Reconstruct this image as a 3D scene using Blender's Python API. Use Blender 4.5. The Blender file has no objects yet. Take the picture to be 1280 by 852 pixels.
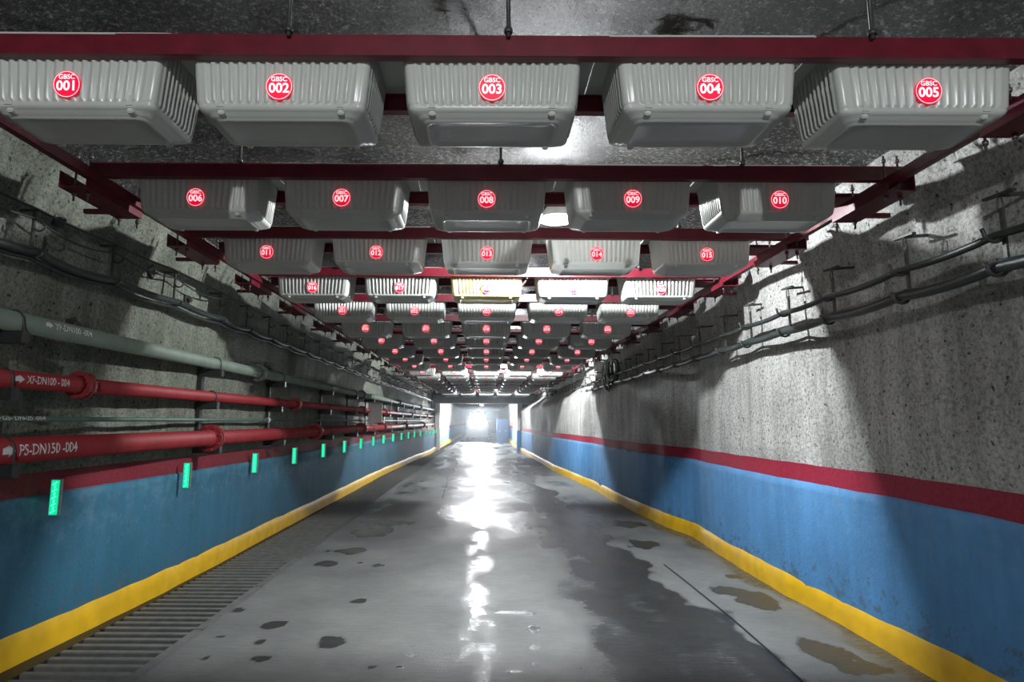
import bpy, bmesh, math, random
from mathutils import Vector, Matrix, noise
PI = math.pi
random.seed(7)
S = bpy.context.scene
COL = S.collection

# ------------------------------------------------------------------ camera
F = 740.0
PITCH = math.atan(100.0 / F)
ROLL = math.radians(0.3)
CAMZ = 1.6
cam_d = bpy.data.cameras.new('camera')
cam = bpy.data.objects.new('camera', cam_d); COL.objects.link(cam)
cam_d.sensor_width = 36; cam_d.lens = F / 1280 * 36
cam_d.shift_x = 32 / 1280
cam_d.clip_start = 0.05; cam_d.clip_end = 300
RM = Matrix.Rotation(PI / 2 + PITCH, 4, 'X') @ Matrix.Rotation(ROLL, 4, 'Z')
cam.matrix_world = Matrix.Translation((0, 0, CAMZ)) @ RM
S.camera = cam
AX_R = RM @ Vector((1, 0, 0)); AX_U = RM @ Vector((0, 1, 0)); AX_F = RM @ Vector((0, 0, -1))

def ray(px, py):
    return AX_R * ((px - 608) / F) + AX_U * ((426 - py) / F) + AX_F
def on_floor(px, py, h=0.0):
    r = ray(px, py); t = (h - CAMZ) / r.z
    return Vector((0, 0, CAMZ)) + r * t
def at_x(px, py, x):
    r = ray(px, py); t = x / r.x
    return Vector((0, 0, CAMZ)) + r * t
def at_y(px, py, y):
    r = ray(px, py); t = y / r.y
    return Vector((0, 0, CAMZ)) + r * t

# ------------------------------------------------------------------ world, exposure, lamps
w = bpy.data.worlds.new('tunnel_air'); S.world = w; w.use_nodes = True
w.node_tree.nodes['Background'].inputs[0].default_value = (0.75, 0.85, 1.0, 1)
w.node_tree.nodes['Background'].inputs[1].default_value = 0.06
S.view_settings.view_transform = 'Standard'
S.view_settings.look = 'None'
S.view_settings.gamma = 1
S.view_settings.use_curve_mapping = False
S.view_settings.exposure = 0.12
#            x,     y,    z,    watts
LAMPS = [(0.66, 5.38, 3.57, 520), (0.60, 16.1, 3.55, 165), (0.45, 28.6, 3.5, 80),
         (-0.25, 37.5, 2.80, 26), (-0.3, 43, 2.80, 22)]
BACK_LAMP = (0.0, -3.0, 3.4, 21)
hb = bpy.data.lights.new('headlight_beam_behind_viewer', 'AREA'); hb.shape = 'RECTANGLE'; hb.size = 1.6; hb.size_y = 0.3; hb.energy = 10; hb.color = (0.95, 0.97, 1.0)
hbo = bpy.data.objects.new('headlight_beam_behind_viewer', hb); COL.objects.link(hbo); hbo.location = (0, -3.2, 1.2); hbo.rotation_euler = (PI / 2 + 0.12, 0, 0)

# ------------------------------------------------------------------ materials
def new_mat(name):
    m = bpy.data.materials.new(name); m.use_nodes = True
    return m, m.node_tree.nodes, m.node_tree.links, m.node_tree.nodes['Principled BSDF']
def N(nodes, typ, **kw):
    n = nodes.new(typ)
    for k, v in kw.items():
        if k.startswith('_'): setattr(n, k[1:], v)
        else: n.inputs[k.replace('__', ' ')].default_value = v
    return n
def ramp(nodes, stops, interp='LINEAR'):
    r = nodes.new('ShaderNodeValToRGB'); r.color_ramp.interpolation = interp
    e = r.color_ramp.elements
    while len(e) < len(stops): e.new(0.5)
    for i, (p, c) in enumerate(stops):
        e[i].position = p; e[i].color = c if len(c) == 4 else (*c, 1)
    return r
def mixc(nodes, links, fac, a, b, mode='MIX'):
    n = nodes.new('ShaderNodeMix'); n.data_type = 'RGBA'; n.blend_type = mode
    for sock, val in ((n.inputs[0], fac), (n.inputs[6], a), (n.inputs[7], b)):
        if hasattr(val, 'is_output'): links.new(val, sock)
        else: sock.default_value = val if not isinstance(val, tuple) else (*val, 1)[:4]
    return n.outputs[2]
def mathn(nodes, links, op, a, b=0.0, c=None, clamp=False):
    n = nodes.new('ShaderNodeMath'); n.operation = op; n.use_clamp = clamp
    for i, val in enumerate((a, b, c)):
        if val is None: continue
        if hasattr(val, 'is_output'): links.new(val, n.inputs[i])
        else: n.inputs[i].default_value = val
    return n.outputs[0]

def simple(name, col, rough=0.5, metal=0.0, var=0.15, scale=20, bump=0.0, spec=0.5, emit=None, es=0):
    m, n, l, b = new_mat(name)
    tc = n.new('ShaderNodeTexCoord')
    no = N(n, 'ShaderNodeTexNoise', Scale=scale, Detail=5.0)
    l.new(tc.outputs['Object'], no.inputs['Vector'])
    r = ramp(n, [(0.3, tuple(c * (1 - var) for c in col)), (0.7, tuple(min(1, c * (1 + var)) for c in col))])
    l.new(no.outputs[0], r.inputs[0]); l.new(r.outputs[0], b.inputs['Base Color'])
    b.inputs['Roughness'].default_value = rough; b.inputs['Metallic'].default_value = metal
    b.inputs['Specular IOR Level'].default_value = spec
    if bump:
        bp = N(n, 'ShaderNodeBump', Strength=bump, Distance=0.01)
        l.new(no.outputs[0], bp.inputs['Height']); l.new(bp.outputs[0], b.inputs['Normal'])
    if emit:
        b.inputs['Emission Color'].default_value = (*emit, 1); b.inputs['Emission Strength'].default_value = es
    return m

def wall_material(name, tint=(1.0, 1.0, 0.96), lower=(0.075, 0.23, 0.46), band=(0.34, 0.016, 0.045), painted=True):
    m, n, l, b = new_mat(name)
    geo = n.new('ShaderNodeNewGeometry')
    pos = geo.outputs['Position']
    sep = n.new('ShaderNodeSeparateXYZ'); l.new(pos, sep.inputs[0])
    # shotcrete: broad staining, grain, dark pits
    big = N(n, 'ShaderNodeTexNoise', Scale=0.9, Detail=6.0, Roughness=0.6); l.new(pos, big.inputs['Vector'])
    grain = N(n, 'ShaderNodeTexNoise', Scale=38.0, Detail=6.0, Roughness=0.75); l.new(pos, grain.inputs['Vector'])
    pit = N(n, 'ShaderNodeTexNoise', Scale=26.0, Detail=3.0, Roughness=0.6); l.new(pos, pit.inputs['Vector'])
    mp = n.new('ShaderNodeMapping'); mp.inputs['Scale'].default_value = (5, 5, 0.5); l.new(pos, mp.inputs['Vector'])
    streak = N(n, 'ShaderNodeTexNoise', Scale=1.0, Detail=5.0, Roughness=0.65); l.new(mp.outputs[0], streak.inputs['Vector'])
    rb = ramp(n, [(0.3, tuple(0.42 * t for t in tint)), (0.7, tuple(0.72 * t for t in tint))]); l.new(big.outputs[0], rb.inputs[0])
    rg = ramp(n, [(0.36, (0.22, 0.22, 0.22)), (0.56, (1, 1, 1))]); l.new(grain.outputs[0], rg.inputs[0])
    c = mixc(n, l, 0.75, rb.outputs[0], rg.outputs[0], 'MULTIPLY')
    rp = ramp(n, [(0.30, (0.10, 0.10, 0.10)), (0.39, (1, 1, 1))]); l.new(pit.outputs[0], rp.inputs[0])
    c = mixc(n, l, 1.0, c, rp.outputs[0], 'MULTIPLY')
    rs = ramp(n, [(0.35, (0.55, 0.55, 0.52)), (0.6, (1, 1, 1))]); l.new(streak.outputs[0], rs.inputs[0])
    c = mixc(n, l, 0.8, c, rs.outputs[0], 'MULTIPLY')
    hgt = mathn(n, l, 'MULTIPLY', grain.outputs[0], 1.0)
    bump_s = None
    if painted:
        edge = N(n, 'ShaderNodeTexNoise', Scale=1.2, Detail=3.0); l.new(pos, edge.inputs['Vector'])
        z = mathn(n, l, 'ADD', sep.outputs[2], mathn(n, l, 'MULTIPLY', mathn(n, l, 'SUBTRACT', edge.outputs[0], 0.5), 0.03))
        # blue paint, worn near the kerb
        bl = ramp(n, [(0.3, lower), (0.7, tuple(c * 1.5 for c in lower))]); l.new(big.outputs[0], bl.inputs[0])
        blue = mixc(n, l, 0.35, bl.outputs[0], rs.outputs[0], 'MULTIPLY')
        wn = N(n, 'ShaderNodeTexNoise', Scale=9.0, Detail=6.0, Roughness=0.7); l.new(pos, wn.inputs['Vector'])
        wear = mathn(n, l, 'ADD', mathn(n, l, 'MULTIPLY', z, 0.30), wn.outputs[0])
        wr = ramp(n, [(0.49, (1, 1, 1)), (0.55, (0, 0, 0))]); l.new(wear, wr.inputs[0])
        blue = mixc(n, l, mathn(n, l, 'MULTIPLY', wr.outputs[0], 0.65), blue, (0.09, 0.13, 0.15))
        wr2 = ramp(n, [(0.74, (0, 0, 0)), (0.90, (1, 1, 1))]); l.new(wear, wr2.inputs[0])
        blue = mixc(n, l, mathn(n, l, 'MULTIPLY', wr2.outputs[0], 0.10), blue, (0.45, 0.55, 0.62))
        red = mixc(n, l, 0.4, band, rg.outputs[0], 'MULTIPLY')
        f1 = mathn(n, l, 'GREATER_THAN', z, 1.075)
        f2 = mathn(n, l, 'GREATER_THAN', z, 1.232)
        c1 = mixc(n, l, f1, blue, red)
        c = mixc(n, l, f2, c1, c)
        bump_s = mathn(n, l, 'ADD', mathn(n, l, 'MULTIPLY', f2, 0.75), 0.25)
    l.new(c, b.inputs['Base Color'])
    b.inputs['Roughness'].default_value = 0.72
    b.inputs['Specular IOR Level'].default_value = 0.35
    bp = N(n, 'ShaderNodeBump', Strength=0.75, Distance=0.022)
    hh = mathn(n, l, 'ADD', grain.outputs[0], mathn(n, l, 'MULTIPLY', pit.outputs[0], 0.8))
    if bump_s is not None: hh = mathn(n, l, 'MULTIPLY', hh, bump_s)
    l.new(hh, bp.inputs['Height']); l.new(bp.outputs[0], b.inputs['Normal'])
    return m

def ceiling_material():
    m, n, l, b = new_mat('ceiling_shotcrete')
    geo = n.new('ShaderNodeNewGeometry'); pos = geo.outputs['Position']
    big = N(n, 'ShaderNodeTexNoise', Scale=1.3, Detail=5.0); l.new(pos, big.inputs['Vector'])
    gr = N(n, 'ShaderNodeTexNoise', Scale=45.0, Detail=6.0, Roughness=0.8); l.new(pos, gr.inputs['Vector'])
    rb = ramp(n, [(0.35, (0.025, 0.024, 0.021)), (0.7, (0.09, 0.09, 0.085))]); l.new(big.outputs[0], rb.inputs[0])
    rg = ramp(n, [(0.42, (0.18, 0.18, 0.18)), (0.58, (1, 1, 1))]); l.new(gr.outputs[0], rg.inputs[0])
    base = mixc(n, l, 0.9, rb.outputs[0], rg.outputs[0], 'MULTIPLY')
    fk = N(n, 'ShaderNodeTexNoise', Scale=30.0, Detail=8.0, Roughness=0.9); l.new(pos, fk.inputs['Vector'])
    rf = ramp(n, [(0.53, (0, 0, 0)), (0.60, (1, 1, 1))]); l.new(fk.outputs[0], rf.inputs[0])
    l.new(mixc(n, l, rf.outputs[0], base, (0.42, 0.42, 0.40)), b.inputs['Base Color'])
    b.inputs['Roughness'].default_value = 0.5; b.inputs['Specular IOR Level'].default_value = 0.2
    bp = N(n, 'ShaderNodeBump', Strength=1.0, Distance=0.08)
    l.new(gr.outputs[0], bp.inputs['Height']); l.new(bp.outputs[0], b.inputs['Normal'])
    return m

def floor_material():
    m, n, l, b = new_mat('wet_concrete_floor')
    geo = n.new('ShaderNodeNewGeometry'); pos = geo.outputs['Position']
    at = n.new('ShaderNodeAttribute'); at.attribute_name = 'wet'
    big = N(n, 'ShaderNodeTexNoise', Scale=1.1, Detail=6.0, Roughness=0.6); l.new(pos, big.inputs['Vector'])
    mp = n.new('ShaderNodeMapping'); mp.inputs['Scale'].default_value = (3.0, 14, 1); l.new(pos, mp.inputs['Vector'])
    br = N(n, 'ShaderNodeTexNoise', Scale=2.2, Detail=6.0, Roughness=0.7); l.new(mp.outputs[0], br.inputs['Vector'])
    fine = N(n, 'ShaderNodeTexNoise', Scale=70.0, Detail=4.0, Roughness=0.7); l.new(pos, fine.inputs['Vector'])
    rb = ramp(n, [(0.3, (0.17, 0.178, 0.172)), (0.7, (0.29, 0.30, 0.285))]); l.new(big.outputs[0], rb.inputs[0])
    rr = ramp(n, [(0.35, (0.78, 0.78, 0.78)), (0.65, (1, 1, 1))]); l.new(br.outputs[0], rr.inputs[0])
    c = mixc(n, l, 0.8, rb.outputs[0], rr.outputs[0], 'MULTIPLY')
    wet = mixc(n, l, 1.0, c, (0.20, 0.21, 0.22), 'MULTIPLY')
    wf = mathn(n, l, 'ADD', at.outputs['Fac'], mathn(n, l, 'MULTIPLY', mathn(n, l, 'SUBTRACT', br.outputs[0], 0.5), 0.55))
    wr = ramp(n, [(0.34, (0, 0, 0)), (0.72, (1, 1, 1))]); l.new(wf, wr.inputs[0])
    l.new(mixc(n, l, wr.outputs[0], c, wet), b.inputs['Base Color'])
    damp = ramp(n, [(0.0, (0.62,) * 3), (0.35, (0.50,) * 3), (0.6, (0.27,) * 3), (0.9, (0.16,) * 3)])
    l.new(wf, damp.inputs[0]); l.new(damp.outputs[0], b.inputs['Roughness'])
    b.inputs['Specular IOR Level'].default_value = 0.6
    bp = N(n, 'ShaderNodeBump', Strength=0.7, Distance=0.010)
    hh = mathn(n, l, 'ADD', mathn(n, l, 'MULTIPLY', fine.outputs[0], 0.6), mathn(n, l, 'MULTIPLY', br.outputs[0], 0.9))
    l.new(hh, bp.inputs['Height'])
    l.new(bp.outputs[0], b.inputs['Normal'])
    return m

def plastic(name, col, var=0.05, trans=0.03):
    m, n, l, b = new_mat(name)
    geo = n.new('ShaderNodeNewGeometry')
    no = N(n, 'ShaderNodeTexNoise', Scale=5.0, Detail=5.0); l.new(geo.outputs['Position'], no.inputs['Vector'])
    r = ramp(n, [(0.3, tuple(c * (1 - var) for c in col)), (0.7, tuple(min(1, c * (1 + var)) for c in col))])
    l.new(no.outputs[0], r.inputs[0]); l.new(r.outputs[0], b.inputs['Base Color'])
    b.inputs['Roughness'].default_value = 0.28
    b.inputs['Specular IOR Level'].default_value = 0.5
    t = n.new('ShaderNodeBsdfTranslucent'); l.new(r.outputs[0], t.inputs[0])
    mx = n.new('ShaderNodeMixShader'); mx.inputs[0].default_value = trans
    l.new(b.outputs[0], mx.inputs[1]); l.new(t.outputs[0], mx.inputs[2])
    l.new(mx.outputs[0], n['Material Output'].inputs['Surface'])
    return m

def emis(name, col, s):
    m, n, l, b = new_mat(name)
    b.inputs['Base Color'].default_value = (*col, 1)
    b.inputs['Emission Color'].default_value = (*col, 1); b.inputs['Emission Strength'].default_value = s
    return m

M = dict(
    wall=wall_material('painted_shotcrete_wall'), wall_l=wall_material('darker_shotcrete_wall', (0.44, 0.48, 0.38), (0.028, 0.12, 0.19), (0.20, 0.016, 0.028)), ceil=ceiling_material(), floor=floor_material(),  # left wall: same build in darker, greener colours
    kerb=simple('yellow_kerb_paint', (0.82, 0.48, 0.010), 0.5, var=0.12, scale=6, bump=0.3),
    tub=plastic('white_tub_plastic', (0.53, 0.545, 0.51)),
    cream=plastic('yellowed_tub_plastic', (0.66, 0.58, 0.30)),
    red_steel=simple('dark_red_steel', (0.125, 0.008, 0.018), 0.42, var=0.25, scale=9, bump=0.15),
    pipe_red=simple('red_pipe_paint', (0.25, 0.018, 0.022), 0.58, var=0.15, scale=8, bump=0.1),
    pipe_green=simple('grey_green_pipe_paint', (0.15, 0.19, 0.15), 0.6, var=0.12, scale=8, bump=0.1),
    pipe_thin=simple('dull_green_pipe_paint', (0.07, 0.12, 0.10), 0.45, var=0.2, scale=8),
    letter=simple('white_stencil_paint', (0.75, 0.72, 0.70), 0.6, var=0.15, scale=60),
    black=simple('black_rubber', (0.022, 0.024, 0.024), 0.4, var=0.3, scale=30),
    cable=simple('dark_cable_sheath', (0.022, 0.030, 0.028), 0.45, var=0.3, scale=14),
    dsteel=simple('dirty_dark_steel', (0.055, 0.055, 0.052), 0.5, metal=0.3, var=0.3, scale=20, bump=0.3),
    bolt=simple('dull_bolt_steel', (0.16, 0.13, 0.13), 0.4, metal=0.6, var=0.3, scale=30),
    slat=simple('grey_concrete_slat', (0.17, 0.17, 0.16), 0.55, var=0.2, scale=12, bump=0.3),
    drain=simple('black_drain_silt', (0.02, 0.022, 0.022), 0.5, var=0.3, scale=8),
    white=simple('white_paint', (0.80, 0.80, 0.78), 0.5, var=0.12, scale=6, bump=0.2),
    grey=simple('grey_painted_beam', (0.30, 0.32, 0.33), 0.5, var=0.15, scale=4, bump=0.2),
    bluep=simple('blue_paint', (0.10, 0.30, 0.60), 0.5, var=0.2, scale=6, bump=0.2),
    bluedark=simple('dark_blue_paint', (0.02, 0.07, 0.16), 0.5, var=0.2, scale=6),
    badge=emis('red_badge_painted_glow', (0.66, 0.003, 0.035), 0.9),  # reflective sticker, its thrown-back light painted in as emission
    badge_w=emis('white_lettering_painted_glow', (1.0, 0.70, 0.73), 0.95),  # lettering gets the same painted-in reflected light
    badge_dim=simple('red_badge', (0.6, 0.01, 0.04), 0.4, var=0.1),
    badge_wdim=simple('white_badge_lettering', (0.8, 0.7, 0.7), 0.4, var=0.1),
    green=emis('green_reflector_painted_glow', (0.0, 0.55, 0.25), 1.1),  # no lamp: emission imitates light the reflector sends back
    green_w=emis('pale_green_cells_painted_glow', (0.12, 0.9, 0.55), 1.2),  # returned light painted into the cells too
    lamp=emis('lamp_glow', (0.92, 0.96, 1.0), 60),
    head=emis('headlight_glow', (0.9, 0.95, 1.0), 220),
    glass=simple('dark_windscreen', (0.03, 0.04, 0.05), 0.1, var=0.1),
    galv=simple('galvanised_steel', (0.42, 0.44, 0.44), 0.35, metal=0.7, var=0.15, scale=20),
)

# ------------------------------------------------------------------ mesh helpers
class MB:
    def __init__(s): s.bm = bmesh.new()
    def box(s, x0, x1, y0, y1, z0, z1, bev=0.0, mat=None):
        v = [s.bm.verts.new(p) for p in ((x0, y0, z0), (x1, y0, z0), (x1, y1, z0), (x0, y1, z0),
                                         (x0, y0, z1), (x1, y0, z1), (x1, y1, z1), (x0, y1, z1))]
        fs = [s.bm.faces.new([v[i] for i in q]) for q in ((3, 2, 1, 0), (4, 5, 6, 7), (0, 1, 5, 4), (1, 2, 6, 5), (2, 3, 7, 6), (3, 0, 4, 7))]
        if mat is not None:
            for vv in v: vv.co = mat @ vv.co
        if bev:
            es = set(e for f in fs for e in f.edges)
            bmesh.ops.bevel(s.bm, geom=list(es), offset=bev, segments=2, affect='EDGES')
        return s
    def bar(s, a, b, wdt, hgt=None, up=(0, 0, 1)):
        a = Vector(a); b = Vector(b); d = (b - a); L = d.length; d.normalize()
        u = Vector(up)
        if abs(d.dot(u)) > 0.95: u = Vector((1, 0, 0))
        r = d.cross(u).normalized(); u = r.cross(d).normalized()
        hgt = hgt or wdt
        m = Matrix((( r.x, d.x, u.x, a.x), (r.y, d.y, u.y, a.y), (r.z, d.z, u.z, a.z), (0, 0, 0, 1)))
        return s.box(-wdt / 2, wdt / 2, 0, L, -hgt / 2, hgt / 2, mat=m)
    def tube(s, pts, r, seg=12, cap=True, closed=False):
        pts = [Vector(p) for p in pts]; n = len(pts); rings = []
        prev = None
        for i, p in enumerate(pts):
            if closed: t = pts[(i + 1) % n] - pts[i - 1]
            else: t = pts[min(i + 1, n - 1)] - pts[max(i - 1, 0)]
            t.normalize()
            if prev is None:
                u = Vector((0, 0, 1)) if abs(t.z) < 0.9 else Vector((1, 0, 0))
                u = (u - t * u.dot(t)).normalized()
            else:
                u = (prev - t * prev.dot(t)).normalized()
            prev = u; vv = t.cross(u)
            rr = r(i / (n - 1)) if callable(r) else r
            rings.append([s.bm.verts.new(p + (u * math.cos(2 * PI * k / seg) + vv * math.sin(2 * PI * k / seg)) * rr) for k in range(seg)])
        for i in range(n if closed else n - 1):
            A = rings[i]; B = rings[(i + 1) % n]
            for k in range(seg):
                f = s.bm.faces.new((A[k], A[(k + 1) % seg], B[(k + 1) % seg], B[k])); f.smooth = True
        if cap and not closed:
            s.bm.faces.new(rings[0][::-1]); s.bm.faces.new(rings[-1])
        return s
    def build(s, name, mat, parent=None, smooth=None):
        bmesh.ops.recalc_face_normals(s.bm, faces=s.bm.faces)
        me = bpy.data.meshes.new(name); s.bm.to_mesh(me); s.bm.free()
        if smooth:
            for p in me.polygons: p.use_smooth = True
        o = bpy.data.objects.new(name, me); COL.objects.link(o)
        me.materials.append(mat)
        if parent: o.parent = parent
        return o

def tag(o, label=None, cat=None, group=None, kind=None):
    if label: o['label'] = label
    if cat: o['category'] = cat
    if group: o['group'] = group
    if kind: o['kind'] = kind
    return o
def empty(name, loc):
    o = bpy.data.objects.new(name, None); COL.objects.link(o); o.location = loc; o.empty_display_size = 0.05
    return o
def copy_tree(o, parent=None):
    c = o.copy(); COL.objects.link(c)
    if parent: c.parent = parent
    for ch in o.children: copy_tree(ch, c)
    return c
ONES = ['first', 'second', 'third', 'fourth', 'fifth', 'sixth', 'seventh', 'eighth', 'ninth', 'tenth', 'eleventh', 'twelfth',
        'thirteenth', 'fourteenth', 'fifteenth', 'sixteenth', 'seventeenth', 'eighteenth', 'nineteenth']
TENS = {2: ('twentieth', 'twenty'), 3: ('thirtieth', 'thirty'), 4: ('fortieth', 'forty')}
def ordn(n):
    if n < 20: return ONES[n - 1]
    t, o = divmod(n, 10)
    return TENS[t][0] if o == 0 else TENS[t][1] + '-' + ONES[o - 1]
def interp(tab, x):
    if x <= tab[0][0]: return tab[0][1]
    for (a, va), (b, vb) in zip(tab, tab[1:]):
        if x <= b:
            t = (x - a) / (b - a); t = t * t * (3 - 2 * t) * 0.5 + t * 0.5
            return va + (vb - va) * t
    return tab[-1][1]

# ------------------------------------------------------------------ tunnel shell (kerb lines traced on the floor)
PORTAL = 33.2
RT = [(-6, 2.86)] + [(on_floor(px, py).y, on_floor(px, py).x) for px, py in
      ((1174, 852), (1123, 822), (1050, 780), (976, 740), (903, 696), (867, 671), (830, 657), (794, 640), (766, 625.5), (742, 611), (723, 602.5), (690, 587), (667, 573))]
LT = [(-6, -3.1)] + [(on_floor(px, py).y, on_floor(px, py).x) for px, py in
      ((0, 840), (107, 788), (201, 742), (279, 701), (336, 670), (430, 620), (474, 596), (512, 578), (538, 567))]
def xr(y):
    return interp(RT, y) if y < 26 else max(1.85, interp(RT, y) - (y - 26) * 0.03)
def xl(y): return max(-3.12, min(-2.7, interp(LT, y)))
SPRING, CROWN = 2.3, 3.74
def arch(h):
    if h <= SPRING: return 1.0
    t = min(1, (h - SPRING) / (CROWN - SPRING))
    return max(0, 1 - t ** 5.0) ** (1 / 5.0)
def smooth(a, b, x):
    t = max(0, min(1, (x - a) / (b - a))); return t * t * (3 - 2 * t)
def wall_x(side, y, h):
    if side > 0:
        f = xr(y); up = max(f + 0.05, 2.86)
        f += 0.05; x = f + (up - f) * smooth(2.1, 2.9, h)
        if h < 1.072: x -= 0.018
    else:
        f = xl(y) - 0.05; up = min(f, -3.02); x = f + (up - f) * smooth(1.0, 1.9, h)
        if h < 1.072: x += 0.018
    return x * arch(h)
def rough(p, a=0.035):
    return (noise.fractal(p * 0.8, 1.0, 2.0, 3) * 1.2 + noise.fractal(p * 4.2, 1.0, 2.0, 2) * 0.35) * a
def stations(y0, y1):
    ys = [y0]
    while ys[-1] < y1:
        ys.append(ys[-1] + max(0.06, 0.016 * abs(ys[-1])))
    ys[-1] = y1
    return ys
YS = stations(-5.0, PORTAL)
HS = [-0.05, 0.1, 0.25, 0.5, 0.75, 1.0, 1.068, 1.074, 1.15, 1.235] + [1.235 + i * 0.075 for i in range(1, 30)]
TOPJ = HS[-1]
def wall_mesh(side, name):
    bm = bmesh.new(); grid = []
    for y in YS:
        row = []
        for h in HS:
            x = wall_x(side, y, h)
            k = 0.12 if h < 0.3 else (0.35 if h < 1.24 else 1.0)
            row.append(bm.verts.new((x + (rough(Vector((x, y, h))) * k - 0.005) * (1 if side > 0 else -1), y, h)))
        grid.append(row)
    for i in range(len(YS) - 1):
        for j in range(len(HS) - 1):
            f = bm.faces.new((grid[i][j], grid[i + 1][j], grid[i + 1][j + 1], grid[i][j + 1])); f.smooth = j not in (6, 7)
    me = bpy.data.meshes.new(name); bm.to_mesh(me); bm.free()
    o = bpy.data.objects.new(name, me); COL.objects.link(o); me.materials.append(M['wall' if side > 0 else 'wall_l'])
    tag(o, kind='structure'); return o
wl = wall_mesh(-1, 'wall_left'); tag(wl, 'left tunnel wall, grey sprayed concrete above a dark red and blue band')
wr_ = wall_mesh(1, 'wall_right'); tag(wr_, 'right tunnel wall, grey sprayed concrete above a crimson and blue band')
# ceiling vault
bm = bmesh.new(); grid = []
NA = 56
t0 = (TOPJ - SPRING) / (CROWN - SPRING)
for y in YS:
    row = []
    for k in range(NA + 1):
        s_ = -1 + 2 * k / NA
        X0 = xl(y) * arch(TOPJ); X1 = max(xr(y), 2.86) * arch(TOPJ)
        a = abs(s_)
        lim = arch(TOPJ)
        full = (min(xl(y) - 0.05, -3.02) if s_ < 0 else max(xr(y) + 0.05, 2.86))
        x = full * lim * a
        h = SPRING + (CROWN - SPRING) * max(0, 1 - (lim * a) ** 5) ** (1 / 5)
        d = rough(Vector((x, y, h)), 0.045) if 0 < k < NA else rough(Vector((x, y, h)), 0.0)
        if k in (0, NA):
            x += (rough(Vector((x, y, TOPJ))) - 0.005) * (1 if s_ > 0 else -1)
        row.append(bm.verts.new((x, y, h + d)))
    grid.append(row)
for i in range(len(YS) - 1):
    for j in range(NA):
        f = bm.faces.new((grid[i][j], grid[i][j + 1], grid[i + 1][j + 1], grid[i + 1][j])); f.smooth = True
me = bpy.data.meshes.new('ceiling'); bm.to_mesh(me); bm.free()
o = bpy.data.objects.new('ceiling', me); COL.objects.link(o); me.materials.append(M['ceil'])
tag(o, 'rough dark sprayed concrete tunnel vault above the tubs', kind='structure')

# floor, with wetness as a surface attribute
SPOTS = [(447, 750, 13, 4), (342, 780, 16, 5), (413, 803, 17, 7), (408, 798, 9, 4), (325, 802, 8, 3), (327, 822, 12, 4), (275, 795, 8, 2.5),
         (257, 822, 5, 2), (463, 664, 24, 8), (435, 688, 20, 4), (412, 703, 22, 5), (480, 652, 38, 4), (450, 703, 8, 1.5), (472, 706, 9, 2),
         (940, 748, 34, 12), (915, 740, 38, 7), (915, 720, 18, 4), (1040, 815, 44, 15), (1085, 832, 40, 12), (300, 762, 10, 4),
         (782, 655, 25, 6), (800, 680, 22, 6), (836, 600, 20, 3), (500, 833, 8, 2), (465, 833, 9, 2), (518, 805, 10, 3), (516, 818, 12, 4),
         (668, 785, 9, 5), (668, 808, 10, 5), (670, 830, 8, 8), (640, 765, 28, 5), (645, 838, 18, 4)]
SP = []
for px, py, rx, ry in SPOTS:
    c = on_floor(px, py); e = on_floor(px + rx, py); g = on_floor(px, py - ry)
    SP.append((c.x, c.y, abs(e.x - c.x), abs(g.y - c.y)))
def wetness(x, y):
    p = Vector((x, y, 0))
    n1 = noise.fractal(p * 0.9, 1.0, 2.0, 4)
    n2 = noise.fractal(Vector((x * 3.2, y * 1.5, 3)), 1.0, 2.0, 3)
    n3 = noise.fractal(Vector((x * 1.1, y * 0.45, 9)), 1.0, 2.0, 4)
    wv = 0.22 + 0.12 * n1
    # tyre track band right of centre
    wob = 0.22 * n1 + 0.12 * n2
    band = smooth(0.25, 1.15, x + wob) * (1 - smooth(1.85, 2.05, x + wob * 1.4 + 0.05 * (y - 5)))
    wv = max(wv, band * (0.78 + 0.2 * n2))
    # centre seepage further off
    cs = smooth(6.0, 10.0, y) * (0.45 + 0.55 * n3 + 0.15 * n2) * (1 - smooth(1.9, 2.3, abs(x)) * 0.6)
    wv = max(wv, cs)
    n4 = noise.fractal(Vector((x * 9, y * 6, 1)), 1.0, 2.0, 3)
    cen = math.exp(-((x + 0.07) / 0.17) ** 2) * (0.62 + 0.6 * n2 + 0.35 * n4)
    wv += 0.06 * n4
    wv = max(wv, cen)
    ed = smooth(-2.0, -2.25, x) * 0.6
    wv = max(wv, ed)
    ed = smooth(2.55, 2.8, x + 0.2 * n1) * 0.62
    wv = max(wv, ed)
    for cx, cy, rx, ry in SP:
        dx = (x - cx) / rx; dy = (y - cy) / ry
        if abs(dx) < 2 and abs(dy) < 2:
            q = math.sqrt(dx * dx + dy * dy) + 0.55 * n2 + 0.30 * n4 + 0.25 * n1
            wv = max(wv, 0.9 * (1 - smooth(0.6, 1.15, q)))
    return max(0, min(1, wv))
fx = []
x = -2.16
while x < 3.3: fx.append(x); x += 0.03
fys = [-5.0, -3, -1, 0, 1.0, 2.0, 2.6]
while fys[-1] < 80: fys.append(fys[-1] + max(0.028, 0.0085 * fys[-1]))
bm = bmesh.new(); vals = []; grid = []
JOINTS = [on_floor(640, 712).y, on_floor(640, 655).y, on_floor(640, 610).y]
JX = [on_floor(1000, 852).x]
for y in fys:
    row = []
    for xx in fx:
        row.append(bm.verts.new((xx, y, 0.004 * noise.fractal(Vector((xx, y, 0)) * 0.7, 1, 2, 2) - 0.003)))
        wv = wetness(xx, y)
        vals.append(wv)
    grid.append(row)
bm.verts.index_update()
for i in range(len(fys) - 1):
    for j in range(len(fx) - 1):
        f = bm.faces.new((grid[i][j], grid[i][j + 1], grid[i + 1][j + 1], grid[i + 1][j])); f.smooth = True
me = bpy.data.meshes.new('floor'); bm.to_mesh(me); bm.free()
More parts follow.
